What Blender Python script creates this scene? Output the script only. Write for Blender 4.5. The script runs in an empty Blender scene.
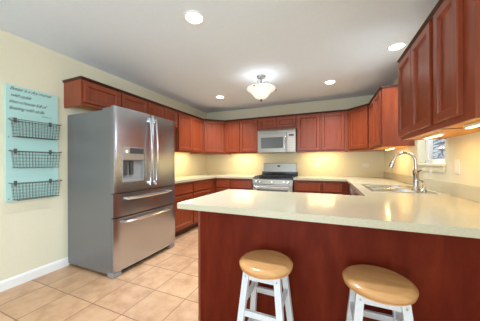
import bpy, bmesh, math, random
from mathutils import Vector, Matrix
random.seed(7)
S = bpy.context.scene
C = S.collection
PI = math.pi

# ------------------------------------------------------------------ camera
F_PX, CY, CAM_H, YAW, ROLL = 210.4, 162.86, 1.188, 0.3955, -0.0037
cd = bpy.data.cameras.new('camera'); cam = bpy.data.objects.new('camera', cd); C.objects.link(cam)
cd.sensor_fit = 'HORIZONTAL'; cd.sensor_width = 36.0
cd.lens = F_PX / 480 * 36.0
cd.shift_y = (CY - 160.5) / 480
cd.clip_start = 0.02
_f = Vector((-math.sin(YAW), math.cos(YAW), 0)); _r = Vector((math.cos(YAW), math.sin(YAW), 0)); _u = Vector((0, 0, 1))
_c, _s = math.cos(ROLL), math.sin(ROLL)
_R = _r * _c + _u * _s; _U = _u * _c - _r * _s
cam.matrix_world = Matrix(((_R.x, _U.x, -_f.x, 0), (_R.y, _U.y, -_f.y, 0), (_R.z, _U.z, -_f.z, CAM_H), (0, 0, 0, 1)))
S.camera = cam

# ------------------------------------------------------------------ world, daylight, added fill lights, exposure
S.view_settings.view_transform = 'Standard'; S.view_settings.look = 'None'
S.view_settings.gamma = 1.0; S.view_settings.use_curve_mapping = False
S.view_settings.exposure = 0.86
S.cycles.use_denoising = True
S.cycles.max_bounces = 10; S.cycles.diffuse_bounces = 6; S.cycles.glossy_bounces = 5
S.cycles.sample_clamp_indirect = 6.0
w = bpy.data.worlds.new('sky'); S.world = w; w.use_nodes = True
bg = w.node_tree.nodes['Background']; bg.inputs[0].default_value = (0.80, 0.90, 1.0, 1); bg.inputs[1].default_value = 0.5

def area(name, loc, rot, sx, sy, power, col, parent=None, spread=PI):
    l = bpy.data.lights.new(name, 'AREA'); l.shape = 'RECTANGLE'; l.size = sx; l.size_y = sy
    l.energy = power; l.color = col; l.spread = spread
    o = bpy.data.objects.new(name, l); C.objects.link(o); o.location = loc; o.rotation_euler = rot
    if parent: o.parent = parent
    return o
# added fill lights at made-up rear and side openings, unseen behind the camera
area('rear_fill', (-0.9, -3.35, 1.2), (PI/2, 0, 0), 2.5, 2.0, 36, (0.72, 0.87, 1.0))  # broad fill added behind the camera, no known source there
area('rear_up_fill', (-0.9, -3.38, 0.5), (PI/2 + 0.7, 0, 0), 2.5, 0.8, 26, (0.72, 0.87, 1.0))  # added fill, tilted upward to brighten the ceiling
area('sink_window_daylight', (1.16, 2.74, 1.78), (0, PI/2, 0), 0.5, 0.56, 4, (0.82, 0.92, 1.0))
area('side_fill', (2.95, -1.6, 1.45), (0, PI/2, 0), 1.25, 1.75, 62, (0.72, 0.87, 1.0))  # added fill from the unseen right side, brightens the left wall

# ------------------------------------------------------------------ materials
M = {}
def mat(name, col, rough=0.5, metal=0.0, spec=0.5, emit=None, estr=0.0):
    m = bpy.data.materials.new(name); m.use_nodes = True
    b = m.node_tree.nodes['Principled BSDF']
    b.inputs['Base Color'].default_value = (*col, 1); b.inputs['Roughness'].default_value = rough
    b.inputs['Metallic'].default_value = metal; b.inputs['Specular IOR Level'].default_value = spec
    if emit: b.inputs['Emission Color'].default_value = (*emit, 1); b.inputs['Emission Strength'].default_value = estr
    M[name] = m
    return m
def nodes(m): return m.node_tree.nodes, m.node_tree.links, m.node_tree.nodes['Principled BSDF']
def noise_mix(m, scale, cols, detail=4, mscale=(1, 1, 1), rough=0.55, distort=0.0, bump=0.0):
    n, l, b = nodes(m)
    tc = n.new('ShaderNodeTexCoord'); mp = n.new('ShaderNodeMapping'); mp.inputs['Scale'].default_value = mscale
    t = n.new('ShaderNodeTexNoise'); t.inputs['Scale'].default_value = scale; t.inputs['Detail'].default_value = detail
    t.inputs['Roughness'].default_value = rough; t.inputs['Distortion'].default_value = distort
    r = n.new('ShaderNodeValToRGB'); e = r.color_ramp.elements
    e[0].position = 0.3; e[0].color = (*cols[0], 1); e[1].position = 0.7; e[1].color = (*cols[-1], 1)
    for i, c in enumerate(cols[1:-1]):
        x = e.new(0.3 + 0.4 * (i + 1) / (len(cols) - 1)); x.color = (*c, 1)
    l.new(tc.outputs['Object'], mp.inputs[0]); l.new(mp.outputs[0], t.inputs['Vector']); l.new(t.outputs['Fac'], r.inputs[0])
    l.new(r.outputs[0], b.inputs['Base Color'])
    if bump:
        bp = n.new('ShaderNodeBump'); bp.inputs['Strength'].default_value = bump; bp.inputs['Distance'].default_value = 0.004
        l.new(t.outputs['Fac'], bp.inputs['Height']); l.new(bp.outputs[0], b.inputs['Normal'])
    return t, r
def wood(name, cols, rough=0.33, mscale=(9, 9, 0.7), scale=4.0):
    m = mat(name, cols[1], rough); noise_mix(m, scale, cols, 6, mscale, 0.6, 0.4); return m

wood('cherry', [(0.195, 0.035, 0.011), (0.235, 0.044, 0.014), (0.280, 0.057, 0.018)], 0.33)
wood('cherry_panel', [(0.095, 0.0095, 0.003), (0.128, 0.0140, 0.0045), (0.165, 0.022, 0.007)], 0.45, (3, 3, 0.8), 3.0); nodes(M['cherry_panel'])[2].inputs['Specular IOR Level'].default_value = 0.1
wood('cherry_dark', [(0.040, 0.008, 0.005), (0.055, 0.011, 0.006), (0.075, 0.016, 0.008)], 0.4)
wood('maple_ply', [(0.76, 0.31, 0.04), (0.80, 0.34, 0.05), (0.84, 0.37, 0.06)], 0.5, (1, 6, 6), 3.0)
wood('seat_wood', [(0.52, 0.265, 0.100), (0.58, 0.31, 0.125), (0.64, 0.36, 0.15)], 0.24, (1.5, 14, 14), 2.2)
mat('wall_paint', (0.755, 0.715, 0.545), 0.85, spec=0.2); noise_mix(M['wall_paint'], 60, [(0.745, 0.705, 0.535), (0.765, 0.725, 0.555)], 2)
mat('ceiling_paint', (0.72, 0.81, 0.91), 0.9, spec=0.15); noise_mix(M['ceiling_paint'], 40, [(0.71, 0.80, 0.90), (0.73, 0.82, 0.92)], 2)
mat('white_trim', (0.84, 0.84, 0.82), 0.4); noise_mix(M['white_trim'], 20, [(0.83, 0.83, 0.81), (0.85, 0.85, 0.83)], 2)
mat('counter', (0.68, 0.63, 0.52), 0.13); noise_mix(M['counter'], 130, [(0.50, 0.465, 0.34), (0.535, 0.50, 0.37), (0.57, 0.535, 0.40)], 3, rough=0.7)
mat('fridge_grey', (0.18, 0.18, 0.18), 0.42, 0.25); noise_mix(M['fridge_grey'], 400, [(0.170, 0.170, 0.170), (0.19, 0.19, 0.19)], 2)
def steel(name, col, rough, stretch=(1, 60, 60)):
    m = mat(name, col, rough, 1.0)
    noise_mix(m, 6, [tuple(c * 0.94 for c in col), tuple(min(1, c * 1.05) for c in col)], 3, stretch)
    n, l, b = nodes(m)
    return m
steel('stainless', (0.55, 0.60, 0.67), 0.24, (80, 1, 1))
steel('stainless_handle', (0.74, 0.73, 0.72), 0.2, (2, 2, 2))
steel('stainless_range', (0.36, 0.335, 0.30), 0.32, (1, 60, 60))
mat('chrome', (0.52, 0.50, 0.47), 0.2, 1.0); noise_mix(M['chrome'], 10, [(0.50, 0.48, 0.45), (0.54, 0.52, 0.49)], 1)
mat('gasket', (0.03, 0.03, 0.032), 0.6)
mat('black_enamel', (0.012, 0.012, 0.013), 0.18); noise_mix(M['black_enamel'], 20, [(0.010, 0.010, 0.011), (0.014, 0.014, 0.015)], 1)
mat('cast_iron', (0.02, 0.02, 0.02), 0.6)
mat('dark_glass', (0.10, 0.105, 0.11), 0.12, 0.0, 0.6)
mat('dispenser_dark', (0.045, 0.045, 0.05), 0.3)
mat('dispenser_panel', (0.36, 0.33, 0.28), 0.3, 0.5)
mat('grey_plastic', (0.26, 0.26, 0.26), 0.4)
mat('white_plastic', (0.80, 0.79, 0.74), 0.35); mat('key_grey', (0.60, 0.58, 0.53), 0.4)
mat('off_white_panel', (0.52, 0.50, 0.45), 0.35)
mat('white_paint_wood', (0.62, 0.63, 0.64), 0.38); noise_mix(M['white_paint_wood'], 30, [(0.59, 0.605, 0.62), (0.64, 0.655, 0.67)], 3)
mat('aqua_board', (0.47, 0.70, 0.66), 0.6); noise_mix(M['aqua_board'], 5, [(0.44, 0.70, 0.66), (0.47, 0.73, 0.69)], 4, (6, 1, 6))
mat('ink', (0.09, 0.13, 0.13), 0.7)
mat('wire', (0.13, 0.135, 0.125), 0.45, 0.6)
mat('bronze', (0.13, 0.12, 0.11), 0.35, 0.9)
mat('nickel', (0.40, 0.39, 0.37), 0.3, 0.9)
mat('lamp_glass', (0.9, 0.88, 0.84), 0.35, emit=(1.0, 0.95, 0.87), estr=0.26)
mat('lamp_lens', (0.95, 0.95, 0.92), 0.4, emit=(1.0, 0.96, 0.88), estr=7.0)
mat('strip_lens', (0.95, 0.9, 0.8), 0.4, emit=(1.0, 0.58, 0.18), estr=7.0)
mat('bark', (0.10, 0.085, 0.075), 0.9); noise_mix(M['bark'], 8, [(0.06, 0.05, 0.045), (0.16, 0.14, 0.125)], 4, (3, 3, 1))
mat('snow', (0.5, 0.54, 0.6), 0.9); noise_mix(M['snow'], 3, [(0.40, 0.43, 0.5), (0.6, 0.64, 0.72)], 4)
mat('frost', (0.62, 0.67, 0.76), 0.9); noise_mix(M['frost'], 9, [(0.14, 0.17, 0.19), (0.36, 0.41, 0.47)], 4)
mat('button_white', (0.8, 0.8, 0.78), 0.4)

# window pane: clear glass with a faint reflection
gm = bpy.data.materials.new('window_glass'); gm.use_nodes = True; M['window_glass'] = gm
n = gm.node_tree.nodes; l = gm.node_tree.links; n.clear()
o_ = n.new('ShaderNodeOutputMaterial'); mx = n.new('ShaderNodeMixShader'); tr = n.new('ShaderNodeBsdfTransparent'); gl = n.new('ShaderNodeBsdfGlossy')
mx.inputs[0].default_value = 0.06; gl.inputs['Roughness'].default_value = 0.03
l.new(tr.outputs[0], mx.inputs[1]); l.new(gl.outputs[0], mx.inputs[2]); l.new(mx.outputs[0], o_.inputs[0])

# floor tile: square ceramic tiles with thin grout, procedural
def tile_mat():
    m = mat('floor_tile', (0.5, 0.3, 0.2), 0.32)
    n, l, b = nodes(m)
    tc = n.new('ShaderNodeTexCoord'); sep = n.new('ShaderNodeSeparateXYZ'); l.new(tc.outputs['Object'], sep.inputs[0])
    P = 0.3465
    def mth(op, a, b_=None):
        x = n.new('ShaderNodeMath'); x.operation = op
        for i, v in enumerate((a, b_)):
            if v is None: continue
            if isinstance(v, (int, float)): x.inputs[i].default_value = v
            else: l.new(v, x.inputs[i])
        return x.outputs[0]
    def edge(out, off):
        q = mth('DIVIDE', mth('SUBTRACT', out, off), P)
        fr_ = mth('FRACT', q); d = mth('MINIMUM', fr_, mth('SUBTRACT', 1.0, fr_))
        return mth('MULTIPLY', d, P), mth('FLOOR', q)
    dx, ix = edge(sep.outputs[0], -1.845); dy, iy = edge(sep.outputs[1], 1.510)
    g = mth('LESS_THAN', mth('MINIMUM', dx, dy), 0.0042)
    cv = n.new('ShaderNodeCombineXYZ'); l.new(ix, cv.inputs[0]); l.new(iy, cv.inputs[1])
    wn = n.new('ShaderNodeTexWhiteNoise'); wn.noise_dimensions = '3D'; l.new(cv.outputs[0], wn.inputs['Vector'])
    ad = n.new('ShaderNodeVectorMath'); ad.operation = 'MULTIPLY_ADD'; l.new(wn.outputs['Color'], ad.inputs[0]); ad.inputs[1].default_value = (9, 9, 9); l.new(tc.outputs['Object'], ad.inputs[2])
    ns = n.new('ShaderNodeTexNoise'); ns.inputs['Scale'].default_value = 7; ns.inputs['Detail'].default_value = 7; ns.inputs['Roughness'].default_value = 0.62; l.new(ad.outputs[0], ns.inputs['Vector'])
    r = n.new('ShaderNodeValToRGB'); e = r.color_ramp.elements
    e[0].position = 0.32; e[0].color = (0.45, 0.250, 0.135, 1); e[1].position = 0.7; e[1].color = (0.64, 0.415, 0.25, 1)
    x = e.new(0.5); x.color = (0.555, 0.335, 0.195, 1)
    l.new(ns.outputs['Fac'], r.inputs[0])
    hs = n.new('ShaderNodeHueSaturation'); l.new(r.outputs[0], hs.inputs['Color']); l.new(mth('ADD', mth('MULTIPLY', wn.outputs['Value'], 0.14), 0.93), hs.inputs['Value'])
    mixc = n.new('ShaderNodeMix'); mixc.data_type = 'RGBA'; l.new(g, mixc.inputs['Factor']); l.new(hs.outputs[0], mixc.inputs['A']); mixc.inputs['B'].default_value = (0.24, 0.135, 0.08, 1)
    l.new(mixc.outputs['Result'], b.inputs['Base Color'])
    bp = n.new('ShaderNodeBump'); bp.inputs['Strength'].default_value = 0.35; bp.inputs['Distance'].default_value = 0.002; bp.invert = True
    l.new(g, bp.inputs['Height']); l.new(bp.outputs[0], b.inputs['Normal'])
tile_mat()

# ------------------------------------------------------------------ mesh helpers
def link(name, bm, m, parent=None, smooth=False, loc=None):
    me = bpy.data.meshes.new(name); bmesh.ops.recalc_face_normals(bm, faces=bm.faces[:]); bm.to_mesh(me); bm.free()
    for p in me.polygons: p.use_smooth = smooth
    if smooth:
        try: me.set_sharp_from_angle(angle=math.radians(38))
        except Exception: pass
    me.materials.append(M[m])
    o = bpy.data.objects.new(name, me); C.objects.link(o)
    if parent: o.parent = parent
    if loc: o.location = loc
    return o
def box(bm, x0, x1, y0, y1, z0, z1, bev=0.0, rot=None, piv=None):
    r = bmesh.ops.create_cube(bm, size=1.0); vs = r['verts']
    for v in vs: v.co = Vector(((x0 + x1) / 2 + v.co.x * (x1 - x0), (y0 + y1) / 2 + v.co.y * (y1 - y0), (z0 + z1) / 2 + v.co.z * (z1 - z0)))
    if bev:
        es = list({e for v in vs for e in v.link_edges})
        rr = bmesh.ops.bevel(bm, geom=es, offset=bev, segments=2, profile=0.5, affect='EDGES'); vs = [v for v in rr['verts']]
    return vs
def lathe(bm, prof, seg=32, cx=0, cy=0, cz=0, axis='z', close=True):
    rings = []
    for r, h in prof:
        if r < 1e-6:
            p = (cx, cy, cz + h) if axis == 'z' else ((cx + h, cy, cz) if axis == 'x' else (cx, cy + h, cz))
            rings.append([bm.verts.new(p)])
        else:
            ring = []
            for i in range(seg):
                a = 2 * PI * i / seg; c_, s_ = r * math.cos(a), r * math.sin(a)
                p = (cx + c_, cy + s_, cz + h) if axis == 'z' else ((cx + h, cy + c_, cz + s_) if axis == 'x' else (cx + c_, cy + h, cz + s_))
                ring.append(bm.verts.new(p))
            rings.append(ring)
    for a, b in zip(rings, rings[1:]):
        for i in range(seg):
            j = (i + 1) % seg
            q = [a[i % len(a)], a[j % len(a)], b[j % len(b)], b[i % len(b)]]
            u = []
            for v in q:
                if v not in u: u.append(v)
            if len(u) > 2: bm.faces.new(u)
    if close:
        for ring in (rings[0], rings[-1]):
            if len(ring) > 2: bm.faces.new(ring)
def tube(bm, pts, r, seg=8, closed=False):
    pts = [Vector(p) for p in pts]; N = len(pts); rings = []
    rr = r if isinstance(r, (list, tuple)) else [r] * N
    prev = None
    for i, p in enumerate(pts):
        if closed: t = pts[(i + 1) % N] - pts[i - 1]
        else: t = pts[min(i + 1, N - 1)] - pts[max(i - 1, 0)]
        t.normalize()
        if prev is None:
            ref = Vector((0, 0, 1)) if abs(t.z) < 0.9 else Vector((1, 0, 0)); a = t.cross(ref).normalized()
        else:
            a = (prev - t * prev.dot(t)).normalized()
        prev = a; b = t.cross(a)
        rings.append([bm.verts.new(p + (a * math.cos(2 * PI * k / seg) + b * math.sin(2 * PI * k / seg)) * rr[i]) for k in range(seg)])
    M_ = N if closed else N - 1
    for i in range(M_):
        A, B = rings[i], rings[(i + 1) % N]
        for k in range(seg): bm.faces.new((A[k], A[(k + 1) % seg], B[(k + 1) % seg], B[k]))
    if not closed: bm.faces.new(rings[0]); bm.faces.new(rings[-1])
def prism(bm, poly, z0, z1):
    a = [bm.verts.new((x, y, z0)) for x, y in poly]; b = [bm.verts.new((x, y, z1)) for x, y in poly]
    bm.faces.new(a); bm.faces.new(b)
    for i in range(len(a)): j = (i + 1) % len(a); bm.faces.new((a[i], a[j], b[j], b[i]))
def extrude_x(bm, prof, x0, x1):      # prof in (y, z)
    a = [bm.verts.new((x0, y, z)) for y, z in prof]; b = [bm.verts.new((x1, y, z)) for y, z in prof]
    bm.faces.new(a); bm.faces.new(b)
    for i in range(len(a)): j = (i + 1) % len(a); bm.faces.new((a[i], a[j], b[j], b[i]))
def slab(bm, xs, ys, fill, z0, z1, bev=0.004):
    V = {}
    def v(i, j, k):
        if (i, j, k) not in V: V[(i, j, k)] = bm.verts.new((xs[i], ys[j], (z0, z1)[k]))
        return V[(i, j, k)]
    top_edges = []
    on = lambda i, j: 0 <= i < len(xs) - 1 and 0 <= j < len(ys) - 1 and fill(i, j)
    for i in range(len(xs) - 1):
        for j in range(len(ys) - 1):
            if not on(i, j): continue
            for k in (0, 1): bm.faces.new((v(i, j, k), v(i + 1, j, k), v(i + 1, j + 1, k), v(i, j + 1, k)))
            for di, dj, a, b in ((-1, 0, (i, j), (i, j + 1)), (1, 0, (i + 1, j), (i + 1, j + 1)), (0, -1, (i, j), (i + 1, j)), (0, 1, (i, j + 1), (i + 1, j + 1))):
                if not on(i + di, j + dj):
                    bm.faces.new((v(*a, 0), v(*b, 0), v(*b, 1), v(*a, 1))); top_edges.append((a, b))
    if bev:
        es = [bm.edges.get((v(*a, 1), v(*b, 1))) for a, b in top_edges]
        bmesh.ops.bevel(bm, geom=[e for e in es if e], offset=bev, segments=2, profile=0.5, affect='EDGES')
def grey_sides(o):      # painted side edges of a stainless door
    o.data.materials.append(M['fridge_grey'])
    for p in o.data.polygons:
        if abs(p.normal.x) > 0.8: p.material_index = 1
def thing(name, label, cat, loc=(0, 0, 0), rz=0.0, group=None):
    o = bpy.data.objects.new(name, None); C.objects.link(o); o.empty_display_size = 0.05
    o.location = loc; o.rotation_euler = (0, 0, rz); o['label'] = label; o['category'] = cat
    if group: o['group'] = group
    return o
def struct(name, bm, m, parent=None):
    o = link(name, bm, m, parent)
    if not parent: o['kind'] = 'structure'
    return o
NB = bmesh.new

# ------------------------------------------------------------------ the room
XL, XR, YB, ZC = -2.81, 0.96, 4.565, 2.44
Y0 = -3.4; XD = 3.0      # dining end behind the camera, opening to the right
bm = NB(); box(bm, XL - 0.12, XD + 0.12, Y0 - 0.12, YB + 0.12, -0.12, 0.0); struct('floor', bm, 'floor_tile')
bm = NB(); box(bm, XL - 0.12, XD + 0.12, Y0 - 0.12, YB + 0.12, ZC, ZC + 0.12); struct('ceiling', bm, 'ceiling_paint')
bm = NB(); box(bm, XL - 0.12, XL, Y0 - 0.12, YB + 0.12, 0, ZC); struct('wall_left', bm, 'wall_paint')
bm = NB(); box(bm, XL, XR, YB, YB + 0.12, 0, ZC); struct('wall_back', bm, 'wall_paint')
# right wall, from the peninsula's end back to the corner, with the sink window
WY0, WY1, WZ0, WZ1, WD = 2.43, 3.045, 1.155, 2.05, 0.13
bm = NB()
YN = 0.35
ysg = [YN, WY0, WY1, YB + 0.12]; zsg = [0, WZ0, WZ1, ZC]
for i in range(3):
    for j in range(3):
        if i == 1 and j == 1: continue
        box(bm, XR, XR + WD, ysg[i], ysg[i + 1], zsg[j], zsg[j + 1])
box(bm, XR + WD, XD, YN, YN + 0.12, 0, ZC)
struct('wall_right', bm, 'wall_paint')
bm = NB()      # dining end, right side; unseen opening added for the side fill light
for (a, b, c, d) in ((Y0, -2.5, 0, ZC), (-0.7, YN, 0, ZC), (-2.5, -0.7, 0, 0.8), (-2.5, -0.7, 2.1, ZC)): box(bm, XD, XD + 0.12, a, b, c, d)
struct('wall_dining', bm, 'wall_paint')
bm = NB()      # rear wall, with an unseen opening added to let light in
for (a, b, c, d) in ((XL, -2.2, 0, ZC), (0.4, XD, 0, ZC), (-2.2, 0.4, 2.25, ZC)): box(bm, a, b, Y0 - 0.12, Y0, c, d)
struct('wall_rear', bm, 'wall_paint')
bm = NB()
extr = [(0, 0), (0.014, 0), (0.014, 0.075), (0.009, 0.088), (0.004, 0.095), (0, 0.098)]
a = [bm.verts.new((XL + 0.0005 + x, Y0 + 0.01, z)) for x, z in extr]; b = [bm.verts.new((XL + 0.0005 + x, 1.50, z)) for x, z in extr]
bm.faces.new(a); bm.faces.new(b)
for i in range(len(a)): j = (i + 1) % len(a); bm.faces.new((a[i], a[j], b[j], b[i]))
struct('baseboard_left', bm, 'white_trim')

# sink window: frame, stool, apron, two sashes
wx = XR + 0.075
bm = NB()
box(bm, wx, XR + WD - 0.002, WY0 + 0.001, WY0 + 0.035, WZ0 + 0.001, WZ1 - 0.001); box(bm, wx, XR + WD - 0.002, WY1 - 0.035, WY1 - 0.001, WZ0 + 0.001, WZ1 - 0.001)
box(bm, wx, XR + WD - 0.002, WY0 + 0.035, WY1 - 0.035, WZ0 + 0.001, WZ0 + 0.03); box(bm, wx, XR + WD - 0.002, WY0 + 0.035, WY1 - 0.035, WZ1 - 0.03, WZ1 - 0.001)
win = struct('window_1', bm, 'white_trim')
bm = NB(); sx = wx + 0.012
for (z0, z1, off) in ((WZ0 + 0.03, 1.60, 0), (1.585, WZ1 - 0.03, 0.02)):
    for (ya, yb) in ((WY0 + 0.0355, WY0 + 0.06), (WY1 - 0.06, WY1 - 0.0355)): box(bm, sx + off, sx + off + 0.018, ya, yb, z0, z1)
    box(bm, sx + off, sx + off + 0.018, WY0 + 0.06, WY1 - 0.06, z0, z0 + 0.035); box(bm, sx + off, sx + off + 0.018, WY0 + 0.06, WY1 - 0.06, z1 - 0.03, z1)
link('window_sash', bm, 'white_trim', win)
bm = NB(); box(bm, sx + 0.007, sx + 0.011, WY0 + 0.07, WY1 - 0.07, WZ0 + 0.06, 1.58); box(bm, sx + 0.027, sx + 0.031, WY0 + 0.07, WY1 - 0.07, 1.615, WZ1 - 0.055)
link('window_pane', bm, 'window_glass', win)
bm = NB(); box(bm, XR - 0.0005, wx - 0.0005, WY0 + 0.001, WY1 - 0.001, WZ0 + 0.0005, WZ0 + 0.018); box(bm, XR - 0.028, XR - 0.0005, WY0 - 0.03, WY1 + 0.03, WZ0 - 0.004, WZ0 + 0.018, 0.003)
box(bm, XR - 0.014, XR - 0.0005, WY0 - 0.015, WY1 + 0.015, WZ0 - 0.06, WZ0 - 0.004, 0.002)
struct('trim_1', bm, 'wall_paint')

# outdoors, seen through the sink window
bm = NB(); box(bm, 1.3, 40, -6, 40, -0.5, -0.3); g = link('snowy_ground', bm, 'snow'); g['kind'] = 'structure'
def tree(x, y, h, seed, label):
    rnd = random.Random(seed)
    t = thing('tree', label, 'tree', (x, y, -0.3), 0, 'bare trees outside the window')
    bt, bb = NB(), NB()
    tube(bt, [(0, 0, 0), (0.02, 0.03, h * .35), (-0.03, 0.02, h * .7), (0, 0, h)], [0.11, 0.09, 0.06, 0.02], 8)
    for k in range(46):
        z = h * (0.10 + 0.85 * k / 46); a = rnd.uniform(0, 2 * PI); L = (1.0 - 0.5 * z / h) * rnd.uniform(0.7, 1.2)
        d = Vector((math.cos(a), math.sin(a), rnd.uniform(0.15, 0.6)))
        p0 = Vector((0, 0, z)); p1 = p0 + d * L * .5 + Vector((0, 0, 0.02)); p2 = p0 + d * L
        tube(bb, [p0, p1, p2], [0.03, 0.02, 0.008], 5)
        for q in range(6):
            f_ = rnd.uniform(.3, 1); s0 = p0 + d * L * f_; e = Vector((rnd.uniform(-1, 1), rnd.uniform(-1, 1), rnd.uniform(-.5, .6))).normalized()
            tube(bb, [s0, s0 + e * L * .2, s0 + e * L * .36 - Vector((0, 0, .03))], [0.016, 0.012, 0.005], 4)
    link('trunk', bt, 'bark', t, True); link('branches', bb, 'frost', t)
tree(2.9, 6.6, 4.2, 3, 'frosted bare tree outside, nearest the sink window pane')
tree(5.2, 11.2, 4.6, 5, 'frosted bare tree farther out behind the nearest one')
tree(5.0, 14.6, 5.0, 9, 'frosted bare tree farthest out beyond the sink window')

# ------------------------------------------------------------------ cabinet builder (local: front faces -y, width +x)
def panel_front(bm, x0, x1, z0, z1, rail=0.055, th=0.024, slabby=False):
    if slabby: loops = [(0, 0), (0, -th + 0.005), (0.005, -th), (0.018, -th), (0.022, -th + 0.002)]
    else: loops = [(0, 0), (0, -th + 0.004), (0.004, -th), (rail, -th), (rail + 0.003, -th + 0.008), (rail + 0.009, -th + 0.013), (rail + 0.012, -th + 0.016)]
    rings = []
    for o, y in loops: rings.append([bm.verts.new(p) for p in ((x0 + o, y, z0 + o), (x1 - o, y, z0 + o), (x1 - o, y, z1 - o), (x0 + o, y, z1 - o))])
    bm.faces.new(rings[0]); bm.faces.new(rings[-1])
    for a, b in zip(rings, rings[1:]):
        for i in range(4): j = (i + 1) % 4; bm.faces.new((a[i], a[j], b[j], b[i]))
def carcass(bm, wd, d, z0, z1, rz):
    # closed box whose underside is recessed behind the face frame
    box(bm, 0, wd, 0, d, z0 + rz, z1)
    box(bm, 0, wd, 0, 0.019, z0, z0 + rz); box(bm, 0, 0.013, 0.019, d, z0, z0 + rz); box(bm, wd - 0.013, wd, 0.019, d, z0, z0 + rz)
def crown(bm, x0, x1, z, e0=0.0, e1=0.0):
    prof = [(0.0, z - 0.016), (-0.006, z - 0.014), (-0.010, z - 0.006), (-0.020, z + 0.003), (-0.024, z + 0.009), (-0.024, z + 0.012), (0.0, z + 0.012)]
    extrude_x(bm, [(y - 0.0004, zz) for y, zz in prof], x0 - e0, x1 + e1)
ZT = 2.13
def upper(label, loc, rz, wd, d, z0, z1, doors, name='wall_cabinet', end0=False, end1=False, group='cherry wall cabinets', rz_=0.042):
    t = thing(name, label, 'cabinet', loc, rz, group)
    bm = NB(); carcass(bm, wd, d, z0, z1, rz_); link('cabinet_box', bm, 'cherry', t)
    bm = NB(); box(bm, 0.0135, wd - 0.0135, 0.0195, d - 0.001, z0 + rz_ - 0.0045, z0 + rz_ - 0.0005); link('underside', bm, 'maple_ply', t)
    for (a, b) in doors:
        bm = NB(); panel_front(bm, a, b, z0 + 0.035, z1 - 0.03, 0.05)
        link('door', bm, 'cherry', t, loc=(0, -0.0005, 0))
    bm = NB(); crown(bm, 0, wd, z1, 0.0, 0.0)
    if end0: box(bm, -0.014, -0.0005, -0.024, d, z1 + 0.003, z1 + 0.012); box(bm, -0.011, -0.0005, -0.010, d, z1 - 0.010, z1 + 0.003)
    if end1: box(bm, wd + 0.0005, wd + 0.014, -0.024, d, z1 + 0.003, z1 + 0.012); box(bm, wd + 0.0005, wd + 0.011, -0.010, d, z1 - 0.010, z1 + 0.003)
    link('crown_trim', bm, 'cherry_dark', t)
    return t
G = 0.001
UX = -2.495        # left wall face-frame plane
upper('cherry wall cabinet over the refrigerator with two short doors', (UX, 1.458, 0), PI/2, 0.912, UX - XL - G, 1.83, ZT, [(0.018, 0.455), (0.490, 0.905)], end0=True)
upper('short two-door cherry wall cabinet just behind the refrigerator top', (UX, 2.371, 0), PI/2, 0.684, UX - XL - G, 1.83, ZT, [(0.015, 0.338), (0.343, 0.667)])
upper('two-door cherry wall cabinet between refrigerator and left corner cabinet', (UX, 3.056, 0), PI/2, 0.828, UX - XL - G, 1.39, ZT, [(0.02, 0.412), (0.416, 0.805)])
def corner_upper(label, p0, p1, back, rz):
    # p0 left front corner, p1 right front corner, seen from the room; back: other outline points
    t = thing('corner_wall_cabinet', label, 'cabinet', (p0[0], p0[1], 0), rz, 'cherry wall cabinets')
    c_, s_ = math.cos(-rz), math.sin(-rz)
    L = lambda p: ((p[0] - p0[0]) * c_ - (p[1] - p0[1]) * s_, (p[0] - p0[0]) * s_ + (p[1] - p0[1]) * c_)
    poly = [L(p0), L(p1)] + [L(p) for p in back]
    wd = poly[1][0]
    bm = NB(); prism(bm, poly, 1.39, ZT); link('cabinet_box', bm, 'cherry', t)
    bm = NB(); panel_front(bm, 0.03, wd - 0.03, 1.425, ZT - 0.03, 0.05); link('door', bm, 'cherry', t, loc=(0, -0.0005, 0))
    bm = NB(); crown(bm, 0.012, wd - 0.012, ZT); link('crown_trim', bm, 'cherry_dark', t)
    return t
UY = 4.238         # back wall face-frame plane
D45 = PI/4
corner_upper('diagonal one-door cherry cabinet in the left back corner', (UX, 3.888), (UX + UY - 3.888, UY), [(UX + UY - 3.888, YB - G), (XL + G, YB - G), (XL + G, 3.888)], D45)
cx0 = UX + UY - 3.888 + G
upper('two-door cherry wall cabinet left of the microwave', (cx0, UY, 0), 0, -1.347 - cx0, YB - UY - G, 1.39, ZT, [(0.018, 0.372), (0.392, -1.347 - cx0 - 0.02)])
upper('low cherry cabinet with two short doors above the microwave', (-1.346, UY, 0), 0, 0.782, YB - UY - G, 1.862, ZT, [(0.018, 0.385), (0.397, 0.764)])
upper('two-door cherry wall cabinet right of the microwave', (-0.563, UY, 0), 0, 0.895, YB - UY - G, 1.39, ZT, [(0.022, 0.422), (0.456, 0.842)])
corner_upper('diagonal one-door cherry cabinet in the right back corner', (0.333, UY), (0.632, 3.939), [(XR - G, 3.939), (XR - G, YB - G), (0.333, YB - G)], -D45)
upper('two-door cherry wall cabinet on the far side of the sink window', (0.632, 3.938, 0), -PI/2, 0.812, XR - 0.632 - G, 1.385, ZT, [(0.03, 0.415), (0.43, 0.785)], end1=True, rz_=0.008)
upper('two-door cherry wall cabinet on the near side of the sink window', (0.632, 2.405, 0), -PI/2, 0.705, XR - 0.632 - G, 1.392, ZT, [(0.015, 0.345), (0.352, 0.678)], end0=True, rz_=0.008)
upper('narrow one-door cherry wall cabinet nearest the viewer at right', (0.632, 1.699, 0), -PI/2, 0.378, XR - 0.632 - G, 1.392, ZT, [(0.022, 0.285)], end1=True, rz_=0.008)

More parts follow.
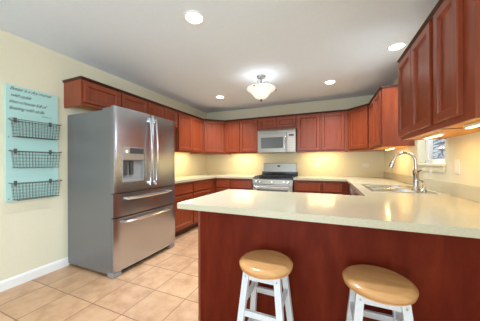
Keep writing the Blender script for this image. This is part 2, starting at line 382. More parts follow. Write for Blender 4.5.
def base(label, loc, rz, wd, d, drawers, doors, zd=(0.685, 0.83), name='base_cabinet', group='cherry base cabinets', open_top=False):
    t = thing(name, label, 'cabinet', loc, rz, group)
    bm = NB()
    if open_top: box(bm, 0, wd, 0, d, 0.105, 0.72); box(bm, 0, wd, 0, 0.02, 0.72, 0.8735); box(bm, 0, 0.02, 0.02, d, 0.72, 0.8735); box(bm, wd - 0.02, wd, 0.02, d, 0.72, 0.8735)
    else: box(bm, 0, wd, 0, d, 0.105, 0.8735)
    link('cabinet_box', bm, 'cherry', t)
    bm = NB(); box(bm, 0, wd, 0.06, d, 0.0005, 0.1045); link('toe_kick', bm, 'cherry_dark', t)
    for (a, b) in drawers:
        bm = NB(); panel_front(bm, a, b, zd[0], zd[1], slabby=True); link('drawer', bm, 'cherry', t, loc=(0, -0.0005, 0))
    for (a, b) in doors:
        bm = NB(); panel_front(bm, a, b, 0.135, zd[0] - 0.03, 0.05); link('door', bm, 'cherry', t, loc=(0, -0.0005, 0))
    return t
BX = -2.20
base('cherry base cabinet with one drawer right beside the refrigerator', (BX, 2.474, 0), PI/2, 0.610, BX - XL - G, [(0.03, 0.598)], [(0.03, 0.598)])
base('cherry base cabinet with one drawer nearest the left back corner', (BX, 3.085, 0), PI/2, 0.832, BX - XL - G, [(0.02, 0.65)], [(0.02, 0.65)])
BY = 3.92
base('cherry base cabinet with two drawers left of the range', (XL + G, BY, 0), 0, -1.349 - XL - G, YB - BY - G, [(0.65, 0.955), (0.985, 1.435)], [(0.65, 0.955), (0.985, 1.435)])
base('cherry base cabinet with two drawers right of the range', (-0.578, BY, 0), 0, 0.905, YB - BY - G, [(0.03, 0.46), (0.5, 0.80)], [(0.03, 0.46), (0.5, 0.80)])
base('cherry sink base cabinet on the inner side of the right counter', (0.332, 2.985, 0), -PI/2, 0.99, XR - 0.332 - G, [(0.03, 0.96)], [(0.03, 0.49), (0.5, 0.96)], open_top=True)

# dishwasher set into the right run
t = thing('dishwasher', 'dark dishwasher under the right counter beyond the sink', 'dishwasher', (0.332, 3.586, 0), -PI/2)
bm = NB(); box(bm, 0, 0.6, 0, 0.58, 0.105, 0.872); link('body', bm, 'gasket', t)
bm = NB(); box(bm, 0.004, 0.596, -0.024, -0.0005, 0.12, 0.725, 0.004); link('door', bm, 'black_enamel', t)
bm = NB(); box(bm, 0.004, 0.596, -0.028, -0.0005, 0.73, 0.865, 0.004); cp = link('control_panel', bm, 'grey_plastic', t)
for k in range(6):
    bm = NB(); box(bm, 0.08 + k * 0.055, 0.11 + k * 0.055, -0.031, -0.0285, 0.79, 0.81, 0.001); link('button', bm, 'button_white', cp)
bm = NB(); box(bm, 0.0, 0.6, 0.06, 0.5, 0.0005, 0.1045); link('toe_kick', bm, 'gasket', t)

# peninsula base
t = thing('peninsula_cabinet', 'cherry peninsula with a plain flat panel facing the stools', 'cabinet', (0, 0, 0))
PX, PY = -0.906, 1.345
bm = NB(); box(bm, PX + 0.02, XR - G, PY + 0.012, 1.955, 0.0005, 0.873); link('cabinet_box', bm, 'cherry', t)
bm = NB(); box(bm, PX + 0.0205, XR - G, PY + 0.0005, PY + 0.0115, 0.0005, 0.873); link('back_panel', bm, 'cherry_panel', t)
bm = NB(); box(bm, PX, PX + 0.0195, PY - 0.003, 1.955, 0.0005, 0.873, 0.003); link('end_panel', bm, 'cherry', t)

# ------------------------------------------------------------------ worktops
ZW0, ZW1 = 0.8745, 0.914
SX0, SX1, SY0, SY1 = 0.405, 0.735, 2.33, 2.93
t = thing('worktop', 'pale stone worktop of the peninsula, sink run and back right', 'worktop')
bm = NB()
xs = [-0.96, -0.579, 0.283, SX0, SX1, XR - G]; ys = [1.172, 1.985, SY0, SY1, 3.885, YB - G]
def fillU(i, j):
    if j == 0: return True
    if j == 4: return i >= 1
    if i < 2: return False
    return not (i == 3 and j == 2)
slab(bm, xs, ys, fillU, ZW0, ZW1); link('top', bm, 'counter', t)
bm = NB(); box(bm, XR - 0.02, XR - G, 1.172, YB - G, ZW1 + 0.0003, 1.016, 0.002); link('backsplash', bm, 'counter', t)
t = thing('worktop', 'pale stone worktop between the refrigerator and the range', 'worktop')
bm = NB(); xs2 = [XL + G, BX + 0.04, -1.349]; ys2 = [2.47, 3.885, YB - G]
slab(bm, xs2, ys2, lambda i, j: i == 0 or j == 1, ZW0, ZW1); link('top', bm, 'counter', t)

# ------------------------------------------------------------------ sink and taps
t = thing('sink', 'double-bowl stainless sink set in the right worktop', 'sink', (0, 0, 0))
bm = NB(); zr0, zr1 = ZW1 + 0.0004, ZW1 + 0.006
ym = (SY0 + SY1) / 2
slab(bm, [0.372, SX0 + 0.008, SX1 - 0.012, 0.865], [SY0 - 0.03, SY0 + 0.008, ym - 0.015, ym + 0.015, SY1 - 0.008, SY1 + 0.03], lambda i, j: not (i == 1 and j in (1, 3)), zr0, zr1, 0.003); link('rim', bm, 'chrome', t)
for (a, b) in ((SY0 + 0.008, ym - 0.015), (ym + 0.015, SY1 - 0.008)):
    bm = NB(); x0, x1 = SX0 + 0.008, SX1 - 0.012
    def ring(o, z): return [bm.verts.new(p) for p in ((x0 + o, a + o, z), (x1 - o, a + o, z), (x1 - o, b - o, z), (x0 + o, b - o, z))]
    R = [ring(0, zr0 + 0.003), ring(0.006, 0.86), ring(0.012, 0.76), ring(0.04, 0.735)]
    bm.faces.new(R[-1])
    for p, q in zip(R, R[1:]):
        for i in range(4): j = (i + 1) % 4; bm.faces.new((p[i], p[j], q[j], q[i]))
    bw = link('basin', bm, 'chrome', t)
    bm = NB(); lathe(bm, [(0.04, 0.0), (0.04, 0.003), (0.028, 0.004), (0.02, 0.001), (0, 0.001)], 20, (x0 + x1) / 2, (a + b) / 2, 0.7355); link('drain', bm, 'chrome', bw, True)
t = thing('faucet', 'tall brushed gooseneck faucet at the back of the sink', 'faucet', (0.80, 2.58, zr1 + 0.0005))
bm = NB(); lathe(bm, [(0.034, 0), (0.034, 0.008), (0.027, 0.016), (0.0235, 0.03), (0.0235, 0.15), (0.026, 0.155), (0.026, 0.18), (0.02, 0.19), (0, 0.19)], 20); link('body', bm, 'chrome', t, True)
bm = NB(); pts = [(0, 0, 0.185), (-0.001, 0, 0.24)]
for k in range(13):
    a = PI * k / 12 * 0.93; pts.append((-0.092 + 0.090 * math.cos(a), 0, 0.272 + 0.090 * math.sin(a)))
tube(bm, pts, 0.0135, 12); link('spout', bm, 'chrome', t, True)
e = Vector(pts[-1]); d = (e - Vector(pts[-2])).normalized()
bm = NB(); tube(bm, [e + d * 0.001, e + d * 0.02, e + d * 0.07, e + d * 0.085], [0.0165, 0.020, 0.0215, 0.018], 12); link('spray_head', bm, 'chrome', t, True)
bm = NB(); tube(bm, [(0.0, -0.026, 0.168), (0, -0.045, 0.17)], 0.012, 10); tube(bm, [(0.0, -0.045, 0.17), (0.005, -0.075, 0.185), (0.01, -0.11, 0.19)], [0.008, 0.007, 0.0055], 8); link('lever', bm, 'chrome', t, True)
t = thing('soap_dispenser', 'small metal soap dispenser beside the gooseneck faucet', 'soap dispenser', (0.825, 2.47, zr1 + 0.0005))
bm = NB(); lathe(bm, [(0.022, 0), (0.022, 0.006), (0.014, 0.014), (0.012, 0.05), (0.009, 0.055), (0.009, 0.075), (0, 0.075)], 16); link('base', bm, 'chrome', t, True)
bm = NB(); tube(bm, [(0, 0, 0.078), (-0.01, 0, 0.095), (-0.035, 0, 0.102), (-0.06, 0, 0.092)], [0.011, 0.01, 0.008, 0.006], 8); link('nozzle', bm, 'chrome', t, True)

# ------------------------------------------------------------------ refrigerator (local: front faces -y; width +x along the wall)
FW = 0.942
t = thing('refrigerator', 'stainless french-door refrigerator with grey sides and two freezer drawers', 'refrigerator', (-2.008, 1.487, 0), PI/2)
D0 = 0.050       # door thickness
bm = NB(); box(bm, 0.003, FW - 0.003, D0 + 0.008, 0.795, 0.03, 1.752, 0.004); link('body', bm, 'fridge_grey', t)
bm = NB(); box(bm, 0.010, FW - 0.010, D0 + 0.0005, D0 + 0.0075, 0.07, 1.745); link('gasket', bm, 'gasket', t)
def door_front(bm, x0, x1, z0, z1, bulge=0.012, gx0=0.0, gx1=FW):
    # curved front skin: y = -bulge*(1-s^2) over the whole width, rounded top and sides
    N = 18; prev = None; ring = []
    cols = []
    for i in range(N + 1):
        x = x0 + (x1 - x0) * i / N; s = 2 * (x - gx0) / (gx1 - gx0) - 1
        y = bulge * s * s
        ed = min(x - x0, x1 - x); r = 0.010
        if ed < r: y += r - math.sqrt(max(0, r * r - (r - ed) ** 2))
        cols.append((x, y))
    def vcol(x, y): return [bm.verts.new((x, y, z0)), bm.verts.new((x, y, z1))]
    V = [vcol(*c) for c in cols]; B0 = vcol(x0, D0); B1 = vcol(x1, D0)
    loop = V + [B1, B0]
    for a, b in zip(loop, loop[1:] + loop[:1]): bm.faces.new((a[0], b[0], b[1], a[1]))
    bm.faces.new([p[0] for p in loop]); bm.faces.new([p[1] for p in loop])
HALF = 0.517 - 0.0
def vhandle(parent, x, z0, z1, y0):
    bm = NB(); N = 16; pts = []
    for i in range(N + 1):
        u = i / N; bow = math.sin(PI * u); pts.append((x, y0 - 0.024 - 0.032 * bow, z0 + (z1 - z0) * u))
    for sgn in (1,):
        rings = []
        for p in pts: rings.append([bm.verts.new((p[0] + dx, p[1] + dy, p[2])) for dx, dy in ((-0.011, 0.004), (-0.008, -0.006), (0.0, -0.009), (0.008, -0.006), (0.011, 0.004), (0, 0.008))])
        for A, Bq in zip(rings, rings[1:]):
            for k in range(6): bm.faces.new((A[k], A[(k + 1) % 6], Bq[(k + 1) % 6], Bq[k]))
        bm.faces.new(rings[0]); bm.faces.new(rings[-1])
    for z in (z0 + 0.005, z1 - 0.045): box(bm, x - 0.009, x + 0.009, y0 - 0.03, y0 - 0.0005, z, z + 0.04, 0.002)
    return link('handle', bm, 'stainless_handle', parent, True)
def hhandle(parent, x0, x1, z, y0):
    bm = NB(); N = 16; rings = []
    for i in range(N + 1):
        u = i / N; bow = math.sin(PI * u) ** 0.7 if 0 < u < 1 else 0
        x = x0 + (x1 - x0) * u; y = y0 - 0.020 - 0.036 * bow
        rings.append([bm.verts.new((x, y + dy, z + dz)) for dz, dy in ((-0.015, 0.004), (-0.011, -0.007), (0.0, -0.011), (0.011, -0.007), (0.015, 0.004), (0, 0.009))])
    for A, Bq in zip(rings, rings[1:]):
        for k in range(6): bm.faces.new((A[k], A[(k + 1) % 6], Bq[(k + 1) % 6], Bq[k]))
    bm.faces.new(rings[0]); bm.faces.new(rings[-1])
    for x in (x0 + 0.002, x1 - 0.042): box(bm, x, x + 0.04, y0 - 0.028, y0 - 0.0005, z - 0.010, z + 0.010, 0.002)
    return link('handle', bm, 'stainless_handle', parent, True)
# left door is cut around the dispenser recess
dx0, dx1, dz0, dz1 = 0.092, 0.374, 0.985, 1.368
dl = NB()
ZD0, ZD1 = 0.878, 1.783
for (a, b, c, d) in ((0.0, dx0, ZD0, ZD1),): pass
def door_grid(bm):
    xsx = sorted({0.0, 0.004, 0.010, dx0, dx1, 0.478, 0.486, 0.491} | {0.04, 0.07, 0.15, 0.2, 0.25, 0.3, 0.345, 0.42, 0.455}); zsz = [ZD0, dz0, dz1, ZD1]
    def yf(x):
        s = 2 * x / FW - 1; y = 0.012 * s * s; ed = min(x, 0.491 - x); r = 0.010
        if ed < r: y += r - math.sqrt(max(0, r * r - (r - ed) ** 2))
        return y
    V = {}
    def v(i, j, back=False):
        k = (i, j, back)
        if k not in V: V[k] = bm.verts.new((xsx[i], D0 if back else yf(xsx[i]), zsz[j]))
        return V[k]
    nx, nz = len(xsx) - 1, 3
    hole = lambda i, j: j == 1 and xsx[i] >= dx0 - 1e-6 and xsx[i + 1] <= dx1 + 1e-6
    for i in range(nx):
        for j in range(nz):
            if not hole(i, j): bm.faces.new((v(i, j), v(i + 1, j), v(i + 1, j + 1), v(i, j + 1)))
            bm.faces.new((v(i, j, True), v(i + 1, j, True), v(i + 1, j + 1, True), v(i, j + 1, True)))
        bm.faces.new((v(i, 0), v(i + 1, 0), v(i + 1, 0, True), v(i, 0, True))); bm.faces.new((v(i, nz), v(i + 1, nz), v(i + 1, nz, True), v(i, nz, True)))
    for j in range(nz):
        bm.faces.new((v(0, j), v(0, j + 1), v(0, j + 1, True), v(0, j, True))); bm.faces.new((v(nx, j), v(nx, j + 1), v(nx, j + 1, True), v(nx, j, True)))
door_grid(dl)
ld = link('door', dl, 'stainless', t, True); grey_sides(ld); ld['label'] = 'left refrigerator door with the ice and water dispenser'
bm = NB(); RY = 0.044
box(bm, dx0, dx1, RY, RY + 0.003, dz0, dz1)                      # recess back
for (a, b, c, d) in ((dx0, dx0 + 0.008, dz0, dz1), (dx1 - 0.008, dx1, dz0, dz1), (dx0, dx1, dz0, dz0 + 0.008), (dx0, dx1, dz1 - 0.008, dz1)): box(bm, a, b, 0.002, RY, c, d)
dsp = link('dispenser', bm, 'grey_plastic', ld)
bm = NB(); box(bm, dx0 + 0.0085, dx1 - 0.0085, 0.000, RY - 0.001, 1.225, dz1 - 0.0085, 0.003); link('control_panel', bm, 'dispenser_panel', dsp)
bm = NB(); box(bm, dx0 + 0.09, dx1 - 0.0085, -0.003, -0.0005, 1.295, dz1 - 0.010); link('display', bm, 'dispenser_dark', dsp)
bm = NB(); lathe(bm, [(0.0, 0), (0.018, 0.0), (0.016, -0.005), (0, -0.006)], 14, dx0 + 0.05, -0.0005, 1.315, axis='y'); link('button', bm, 'button_white', dsp, True)
for xx in (dx0 + 0.03, dx0 + 0.105):
    bm = NB(); box(bm, xx, xx + 0.05, 0.018, RY - 0.001, 1.06, 1.215, 0.006); link('paddle', bm, 'dispenser_dark', dsp)
bm = NB(); box(bm, dx0 + 0.0085, dx1 - 0.0085, 0.004, RY - 0.001, dz0 + 0.0085, dz0 + 0.02, 0.002); link('drip_tray', bm, 'grey_plastic', dsp)
vhandle(ld, 0.450, 0.925, 1.735, 0.0)
bm = NB(); door_front(bm, 0.497, FW, ZD0, ZD1); rd = link('door', bm, 'stainless', t, True); grey_sides(rd); rd['label'] = 'right refrigerator door with a small badge'
vhandle(rd, 0.542, 0.925, 1.735, 0.0)
bm = NB(); box(bm, 0.82, 0.885, 0.0015, 0.007, 1.715, 1.728, 0.001); link('badge', bm, 'stainless_handle', rd)
bm = NB(); door_front(bm, 0, FW, 0.625, 0.868); dr = link('drawer', bm, 'stainless', t, True); grey_sides(dr); hhandle(dr, 0.13, 0.82, 0.808, 0.004)
bm = NB(); door_front(bm, 0, FW, 0.062, 0.612); dr = link('drawer', bm, 'stainless', t, True); grey_sides(dr); dr['label'] = 'tall lower freezer drawer'; hhandle(dr, 0.09, 0.80, 0.565, 0.004)
for x in (0.01, FW - 0.10):
    bm = NB(); box(bm, x, x + 0.08, D0 + 0.009, 0.20, 1.7525, 1.776, 0.006); link('hinge_cover', bm, 'fridge_grey', t)
    bm = NB(); box(bm, x - 0.008, x + 0.085, 0.02, 0.12, 0.001, 0.055, 0.006); link('foot', bm, 'grey_plastic', t)
bm = NB(); box(bm, 0.098, FW - 0.11, 0.06, 0.10, 0.012, 0.061); link('toe_grille', bm, 'gasket', t)

# ------------------------------------------------------------------ range (front faces -y)
t = thing('range', 'stainless gas range with black cooktop against the back wall', 'stove', (-1.345, 3.885, 0))
RW = 0.762
bm = NB(); box(bm, 0.002, RW - 0.002, 0.0, 0.665, 0.05, 0.8795); link('body', bm, 'black_enamel', t)
bm = NB(); box(bm, -0.001, RW + 0.001, -0.015, 0.60, 0.880, 0.903, 0.004); link('cooktop', bm, 'black_enamel', t)
for gx in (0.03, 0.277, 0.524):
    bm = NB(); z = 0.9255; x0, x1, y0, y1 = gx, gx + 0.208, 0.03, 0.50
    for (p, q) in (((x0, y0), (x1, y0)), ((x1, y0), (x1, y1)), ((x1, y1), (x0, y1)), ((x0, y1), (x0, y0)), (((x0 + x1) / 2, y0), ((x0 + x1) / 2, y1)), ((x0, 0.14), (x1, 0.14)), ((x0, 0.265), (x1, 0.265)), ((x0, 0.39), (x1, 0.39))):
        box(bm, min(p[0], q[0]) - 0.006, max(p[0], q[0]) + 0.006, min(p[1], q[1]) - 0.006, max(p[1], q[1]) + 0.006, z - 0.009, z + 0.006)
    for px in (x0, x1):
        for py in (y0, y1): box(bm, px - 0.007, px + 0.007, py - 0.007, py + 0.007, 0.9035, z)
    link('grate', bm, 'cast_iron', t)
for bx, by in ((0.134, 0.14), (0.134, 0.39), (0.381, 0.265), (0.628, 0.14), (0.628, 0.39)):
    bm = NB(); lathe(bm, [(0.05, 0), (0.05, 0.006), (0.035, 0.010), (0.035, 0.017), (0, 0.018)], 18, bx, by, 0.9035); link('burner', bm, 'cast_iron', t, True)
bm = NB(); extrude_x(bm, [(-0.0005, 0.785), (-0.035, 0.785), (-0.030, 0.870), (-0.016, 0.8795), (-0.0005, 0.8795)], 0.0, RW); fp = link('control_panel', bm, 'stainless_range', t)
for k in range(5):
    kx = (0.08, 0.155, 0.381, 0.607, 0.682)[k]
    bm = NB(); lathe(bm, [(0.022, -0.0335), (0.022, -0.040), (0.018, -0.043), (0.016, -0.062), (0, -0.063)], 16, kx, 0, 0.828, axis='y'); link('knob', bm, 'stainless_handle', t, True)
bm = NB(); box(bm, 0.004, RW - 0.004, -0.034, -0.001, 0.22, 0.778, 0.004); od = link('oven_door', bm, 'stainless_range', t)
bm = NB(); box(bm, 0.09, RW - 0.09, -0.0375, -0.0345, 0.32, 0.69); link('window', bm, 'dark_glass', od)
bm = NB(); tube(bm, [(0.06, -0.075, 0.735), (0.70, -0.075, 0.735)], 0.012, 12)
for x in (0.09, 0.67): box(bm, x - 0.011, x + 0.011, -0.075, -0.0345, 0.725, 0.745, 0.002)
link('handle', bm, 'stainless_handle', od, True)
bm = NB(); box(bm, 0.004, RW - 0.004, -0.03, -0.001, 0.07, 0.21, 0.004); link('warming_drawer', bm, 'stainless_range', t)
bm = NB(); box(bm, -0.001, RW + 0.001, 0.61, 0.665, 0.9035, 0.995, 0.006); link('vent_strip', bm, 'black_enamel', t)
bm = NB(); extrude_x(bm, [(0.62, 0.9955), (0.665, 0.9955), (0.665, 1.178), (0.645, 1.178), (0.635, 1.172)], 0.03, RW - 0.03); bgd = link('backguard', bm, 'stainless_range', t)
bm = NB(); box(bm, 0.335, 0.40, 0.622, 0.634, 1.10, 1.132, 0.001); link('display', bm, 'black_enamel', bgd)
bm = NB(); box(bm, 0.03, RW - 0.03, 0.03, 0.6, 0.0005, 0.0495); link('plinth', bm, 'gasket', t)

# ------------------------------------------------------------------ over-range microwave
t = thing('microwave', 'stainless over-the-range microwave under the short back cabinet', 'microwave', (-1.337, 4.160, 1.392))
MW, MH = 0.765, 0.466
bm = NB(); box(bm, 0, MW, 0.0, YB - 4.160 - G, 0, MH, 0.003); link('body', bm, 'stainless_range', t)
bm = NB(); extrude_x(bm, [(-0.0005, MH - 0.078), (-0.022, MH - 0.078), (-0.022, MH - 0.03), (-0.0005, MH - 0.002)], 0.001, MW - 0.001); vg = link('vent_grille', bm, 'stainless_range', t)
bm = NB(); box(bm, 0.33, 0.42, -0.0235, -0.0225, MH - 0.068, MH - 0.054); link('badge', bm, 'grey_plastic', vg)
for k in range(3):
    bm = NB(); box(bm, 0.02, MW - 0.02, -0.0245, -0.0223, MH - 0.048 + k * 0.006, MH - 0.045 + k * 0.006); link('slot', bm, 'grey_plastic', vg)
bm = NB(); box(bm, 0.001, 0.600, -0.026, -0.0005, 0.004, MH - 0.081, 0.005); md = link('door', bm, 'stainless_range', t)
bm = NB(); box(bm, 0.078, 0.530, -0.029, -0.0265, 0.085, 0.305, 0.001); link('window', bm, 'dark_glass', md)
bm = NB(); tube(bm, [(0.567, -0.0275, 0.045), (0.567, -0.055, 0.065), (0.567, -0.060, 0.19), (0.567, -0.055, 0.31), (0.567, -0.0275, 0.335)], 0.011, 10); link('handle', bm, 'stainless_handle', md, True)
bm = NB(); box(bm, 0.603, MW - 0.001, -0.024, -0.0005, 0.004, MH - 0.081, 0.004); cp = link('control_panel', bm, 'off_white_panel', t)
bm = NB(); box(bm, 0.64, 0.735, -0.026, -0.0245, 0.315, 0.35); link('display', bm, 'dispenser_dark', cp)
for r in range(5):
    for c in range(3):
        bm = NB(); box(bm, 0.622 + c * 0.045, 0.657 + c * 0.045, -0.0255, -0.0245, 0.05 + r * 0.048, 0.08 + r * 0.048); link('button', bm, 'key_grey', cp)

# ------------------------------------------------------------------ stools
def stool(label, x, y, rz):
    t = thing('bar_stool', label, 'stool', (x, y, 0), rz, 'bar stools at the peninsula')
    R = 0.150; ZS = 0.642
    bm = NB(); lathe(bm, [(0, ZS - 0.042), (R - 0.012, ZS - 0.042), (R - 0.006, ZS - 0.039), (R - 0.005, ZS - 0.033), (R - 0.009, ZS - 0.031), (R - 0.009, ZS - 0.029), (R - 0.001, ZS - 0.026), (R, ZS - 0.016), (R - 0.004, ZS - 0.010), (R - 0.020, ZS - 0.001), (R - 0.024, ZS), (0, ZS)], 56)
    link('seat', bm, 'seat_wood', t, True)
    zt = ZS - 0.0425; ts, bs, hw = 0.083, 0.142, 0.0165
    at = lambda z: bs + (ts - bs) * z / zt
    for sx in (-1, 1):
        for sy in (-1, 1):
            bm = NB(); V = []
            for z, c in ((0.0005, bs), (zt, ts)): V.append([bm.verts.new((sx * c + a * hw, sy * c + b * hw, z)) for a, b in ((-1, -1), (1, -1), (1, 1), (-1, 1))])
            bm.faces.new(V[0]); bm.faces.new(V[1])
            for i in range(4): j = (i + 1) % 4; bm.faces.new((V[0][i], V[0][j], V[1][j], V[1][i]))
            lo = link('leg', bm, 'white_paint_wood', t)
            bm = NB(); lathe(bm, [(0.004, 0), (0.004, -0.002), (0, -0.0022)], 8, sx * at(zt - 0.02), sy * at(zt - 0.02) + sy * 0 - hw - 0.0012, zt - 0.022, axis='y'); link('screw', bm, 'nickel', lo)
    def rung(z, axis, s, h=0.016, th=0.009):
        c = at(z); bm = NB(); L = c - hw * 0.9
        if axis == 'x': box(bm, -L, L, s * c - th, s * c + th, z - h, z + h, 0.002)
        else: box(bm, s * c - th, s * c + th, -L, L, z - h, z + h, 0.002)
        return bm
    for ax, s in (('x', -1), ('x', 1), ('y', -1), ('y', 1)): link('apron', rung(zt - 0.022, ax, s, 0.021), 'white_paint_wood', t)
    for ax, s, zz in (('x', -1, 0.385), ('x', 1, 0.395), ('y', -1, 0.435), ('y', 1, 0.435), ('x', -1, 0.16), ('x', 1, 0.17), ('y', -1, 0.21), ('y', 1, 0.21)): link('rung', rung(zz, ax, s), 'white_paint_wood', t)
stool('white stool with round wooden seat nearer the refrigerator', -0.327, 1.158, 0.0)
stool('white stool with round wooden seat nearer the right wall', 0.216, 1.172, 0.0)

# ------------------------------------------------------------------ wall board with baskets
BY0, BY1, BZ0, BZ1 = 0.974, 1.392, 0.822, 1.943
XF = XL + 0.021
t = thing('wall_board', 'aqua wooden wall board with handwritten lines above its hanging baskets', 'wall decor', (XL, BY0, BZ0))
bm = NB(); box(bm, 0.0005, 0.021, 0, BY1 - BY0, 0, BZ1 - BZ0, 0.003); link('board', bm, 'aqua_board', t)
for s, yy, zz, sz in (('Better is a dry morsel', 0.026, 1.098, 0.045), ('with quiet', 0.030, 1.034, 0.046), ('than a house full of', 0.020, 0.972, 0.046), ('feasting with strife.', 0.020, 0.910, 0.046), ('Proverbs 17:1', 0.27, 0.875, 0.018)):
    cu = bpy.data.curves.new('lettering', 'FONT'); cu.body = s; cu.size = sz; cu.shear = 0.45; cu.space_character = 0.84; cu.extrude = 0.0004; cu.offset = 0.0
    o = bpy.data.objects.new('lettering', cu); C.objects.link(o); o.parent = t; cu.materials.append(M['ink'])
    o.rotation_euler = (PI/2, 0, PI/2); o.location = (0.0218, yy, zz - 0.02)
for zz in (0.63, 0.33, 0.025):
    pass
for k in range(4):
    bm = NB(); lathe(bm, [(0.0045, 0.0215), (0.0045, 0.0235), (0, 0.024)], 10, 0, (0.02, BY1 - BY0 - 0.02, 0.02, BY1 - BY0 - 0.02)[k], (0.62, 0.62, 0.03, 0.03)[k], axis='x'); link('screw', bm, 'wire', t, True)
for zz in (1.622, 1.322, 1.010):
    for yy in (1.040, 1.318):
        bm = NB(); y, z = yy - BY0, zz - BZ0
        box(bm, 0.0215, 0.0255, y - 0.012, y + 0.012, z - 0.035, z + 0.012, 0.001); tube(bm, [(0.0255, y, z - 0.03), (0.032, y, z - 0.036), (0.040, y, z - 0.03), (0.042, y, z - 0.018)], 0.004, 6); link('hook', bm, 'wire', t)
def basket(label, zz):
    # local: x away from the board, y along it, z up from the basket bottom
    W, Dp, H = 0.352, 0.115, 0.155
    t = thing('wire_basket', label, 'basket', (XF + 0.008, 1.004, zz), 0, 'wire baskets on the aqua board')
    rt_, bt_ = 0.0, 0.012        # taper towards the bottom
    def P(u, v, h):   # u along y 0..1, v depth 0..1, h 0..1
        tp = (1 - h) * bt_
        return (tp * 0.3 + v * (Dp - tp * 1.1), tp + u * (W - 2 * tp), h * H)
    r = 0.0013
    bm = NB()
    nv = 14
    for k in range(nv):
        u = (k + 0.5) / nv
        tube(bm, [P(u, 0, 1), P(u, 0, 0), P(u, 1, 0), P(u, 1, 1)], r, 5)
    for k in range(4):
        v = (k + 0.5) / 4
        tube(bm, [P(0, v, 1), P(0, v, 0), P(1, v, 0), P(1, v, 1)], r, 5)
    for k in range(1, 5):
        h = k / 5; tube(bm, [P(0, 0, h), P(1, 0, h), P(1, 1, h), P(0, 1, h)], r, 5, closed=True)
    link('wire_mesh', bm, 'wire', t)
    bm = NB(); tube(bm, [P(0, 0, 1), P(1, 0, 1), P(1, 1, 1), P(0, 1, 1)], 0.0034, 6, closed=True); tube(bm, [P(0, 0, 0), P(1, 0, 0), P(1, 1, 0), P(0, 1, 0)], 0.003, 6, closed=True); link('rim', bm, 'wire', t)
    for s in (0, 1):
        bm = NB(); y0 = 0 if s == 0 else W; sg = -1 if s == 0 else 1; x0, x1 = 0.012, Dp - 0.012
        pts = [(x0, y0, H), (x0 + 0.004, y0 + sg * 0.013, H - 0.004 + 0.010), (x0 + 0.018, y0 + sg * 0.024, H + 0.008), (x1 - 0.018, y0 + sg * 0.024, H + 0.008), (x1 - 0.004, y0 + sg * 0.013, H + 0.004), (x1, y0, H)]
        tube(bm, pts, 0.0034, 6); link('handle', bm, 'wire', t, True)
basket('empty wire basket, topmost of three, just under the writing', 1.447)
basket('empty wire basket, middle one of the three on the aqua board', 1.150)
basket('empty wire basket, lowest of the three on the aqua board', 0.843)

# ------------------------------------------------------------------ ceiling lights
def downlight(label, x, y, power=13.5):
    t = thing('recessed_light', label, 'light', (x, y, ZC), 0, 'recessed ceiling lights')
    bm = NB(); lathe(bm, [(0.088, -0.0004), (0.088, -0.004), (0.082, -0.008), (0.070, -0.006), (0.068, -0.0004)], 32, close=False); link('trim_ring', bm, 'white_trim', t, True)
    bm = NB(); lathe(bm, [(0.0675, -0.0006), (0.0675, -0.0035), (0.05, -0.005), (0, -0.0055)], 32); link('lens', bm, 'lamp_lens', t, True)
    l = bpy.data.lights.new('downlight', 'AREA'); l.shape = 'DISK'; l.size = 0.15; l.energy = power; l.color = (0.90, 0.96, 1.0); l.spread = math.radians(125)
    o = bpy.data.objects.new('downlight', l); C.objects.link(o); o.parent = t; o.location = (0, 0, -0.02)
downlight('round recessed ceiling light nearest the viewer, before the refrigerator', -1.058, 1.52)
downlight('round recessed ceiling light toward the left back corner cabinet', -1.885, 3.542)
downlight('round recessed ceiling light in front of the back right cabinets', 0.035, 3.56, 11.5)
downlight('round recessed ceiling light partly beside the near right cabinets', 0.69, 2.752, 3.0)
t = thing('pendant_light', 'semi-flush ceiling lamp with white glass bowl and scrolled metal arms', 'lamp', (-0.886, 2.925, ZC))
bm = NB(); lathe(bm, [(0.066, -0.0005), (0.066, -0.012), (0.058, -0.026), (0.03, -0.034), (0.012, -0.036), (0.012, -0.10), (0.024, -0.108), (0.024, -0.128), (0.01, -0.136), (0.008, -0.335), (0, -0.335)], 28); link('canopy', bm, 'nickel', t, True)
for k in range(3):
    a = 2 * PI * k / 3 + 0.35; ca, sa = math.cos(a), math.sin(a)
    prof = [(0.018, -0.118), (0.045, -0.088), (0.078, -0.078), (0.098, -0.095), (0.096, -0.118), (0.082, -0.122), (0.078, -0.108)]
    bm = NB(); tube(bm, [(r_ * ca, r_ * sa, z) for r_, z in prof], [0.007, 0.007, 0.006, 0.006, 0.005, 0.005, 0.004], 8)
    tube(bm, [(0.018 * ca, 0.018 * sa, -0.125), (0.10 * ca, 0.10 * sa, -0.150), (0.165 * ca, 0.165 * sa, -0.170), (0.210 * ca, 0.210 * sa, -0.196)], [0.006, 0.006, 0.005, 0.006], 8)
    lathe(bm, [(0, 0.012), (0.012, 0.004), (0.012, -0.004), (0, -0.016)], 10, 0.212 * ca, 0.212 * sa, -0.203)
    link('arm', bm, 'nickel', t, True)
bm = NB(); out = [(0.208, -0.182), (0.209, -0.190), (0.198, -0.199), (0.172, -0.213), (0.147, -0.232), (0.126, -0.258), (0.106, -0.288), (0.080, -0.314), (0.048, -0.331), (0.020, -0.338), (0.012, -0.338)]
inn = [(r_ - 0.004 if r_ > 0.03 else r_, z + 0.004) for r_, z in out[::-1]]
lathe(bm, out + inn, 40, close=False); link('glass_bowl', bm, 'lamp_glass', t, True)
bm = NB(); lathe(bm, [(0.02, -0.3385), (0.022, -0.346), (0.012, -0.352), (0.010, -0.36), (0.004, -0.37), (0, -0.372)], 16); link('finial', bm, 'bronze', t, True)
l = bpy.data.lights.new('pendant_bulb', 'POINT'); l.energy = 0.9; l.color = (0.93, 0.97, 1.0); l.shadow_soft_size = 0.08
o = bpy.data.objects.new('pendant_bulb', l); C.objects.link(o); o.parent = t; o.location = (0.0, 0, -0.25)

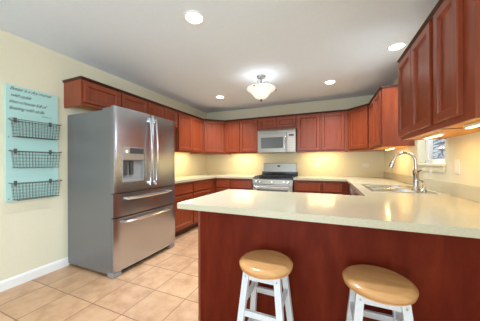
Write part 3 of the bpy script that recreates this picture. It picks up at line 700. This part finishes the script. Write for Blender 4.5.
# ------------------------------------------------------------------ lights under the wall cabinets
def strip(label, x, y, z, rz, L, power, hw=0.03, col=(1.0, 0.78, 0.36)):
    t = thing('under_cabinet_light', label, 'light', (x, y, z), rz, 'lights under the wall cabinets')
    bm = NB(); box(bm, -L / 2, L / 2, -hw, hw, -0.018, -0.0005, 0.003); link('housing', bm, 'white_plastic', t)
    bm = NB(); box(bm, -L / 2 + 0.01, L / 2 - 0.01, -hw + 0.006, hw - 0.006, -0.022, -0.0185, 0.001); link('lens', bm, 'strip_lens', t)
    area('strip_glow', (0, 0, -0.026), (0, 0, 0), L - 0.03, hw, power, col, t)
ZU = 1.39 + 0.0375
strip('slim light strip under the cabinet beside the left corner cabinet', -2.62, 3.47, ZU, PI/2, 0.5, 1.7)
strip('slim light strip under the back cabinet left of the microwave', -1.77, 4.38, ZU, 0, 0.5, 1.7)
strip('slim light strip under the back cabinet right of the microwave', -0.12, 4.38, ZU, 0, 0.5, 1.7)
strip('slim light strip under the cabinet beyond the sink window', 0.80, 3.52, 1.385 + 0.0033, PI/2, 0.4, 1.2, 0.016, (1.0, 0.68, 0.26))
strip('slim light strip under the near two-door cabinet by the window', 0.73, 2.02, 1.392 + 0.0033, PI/2, 0.26, 0.75, 0.016, (1.0, 0.66, 0.24))
strip('slim light strip under the narrow near cabinet at right', 0.72, 1.50, 1.392 + 0.0033, PI/2, 0.16, 0.6, 0.016, (1.0, 0.66, 0.24))

# ------------------------------------------------------------------ plates and the blind cord
def plate(name, label, loc, rz, wd, ht, slots):
    t = thing(name, label, 'switch' if name == 'light_switch' else 'outlet', loc, rz)
    bm = NB(); box(bm, -wd / 2, wd / 2, -0.006, -0.0005, -ht / 2, ht / 2, 0.002); link('cover_plate', bm, 'white_plastic', t)
    for (x, z, w_, h_) in slots:
        bm = NB(); box(bm, x - w_ / 2, x + w_ / 2, -0.0085, -0.0065, z - h_ / 2, z + h_ / 2, 0.0008); link('rocker' if name == 'light_switch' else 'socket', bm, 'button_white', t)
plate('light_switch', 'white light switch on the right wall above the peninsula worktop', (XR, 2.225, 1.150), -PI/2, 0.072, 0.117, [(0, 0, 0.033, 0.066)])
plate('wall_outlet', 'white outlet on the back wall right of the range', (-0.20, YB, 1.138), 0, 0.117, 0.072, [(-0.028, 0, 0.034, 0.03), (0.028, 0, 0.034, 0.03)])
plate('wall_outlet', 'white outlet on the back wall near the right corner', (0.655, YB, 1.135), 0, 0.117, 0.072, [(-0.028, 0, 0.034, 0.03), (0.028, 0, 0.034, 0.03)])
t = thing('blind_cord', 'thin cord with white tassel hanging below the window sill', 'cord', (XR - 0.035, 2.60, 1.075))
bm = NB(); tube(bm, [(0, 0, 0.035), (0, 0, 0.10), (0.002, 0, 0.9)], 0.0015, 5); link('cord', bm, 'white_plastic', t)
bm = NB(); lathe(bm, [(0.0, 0), (0.010, 0.002), (0.012, 0.012), (0.006, 0.03), (0.003, 0.036), (0, 0.036)], 12); link('tassel', bm, 'white_plastic', t, True)
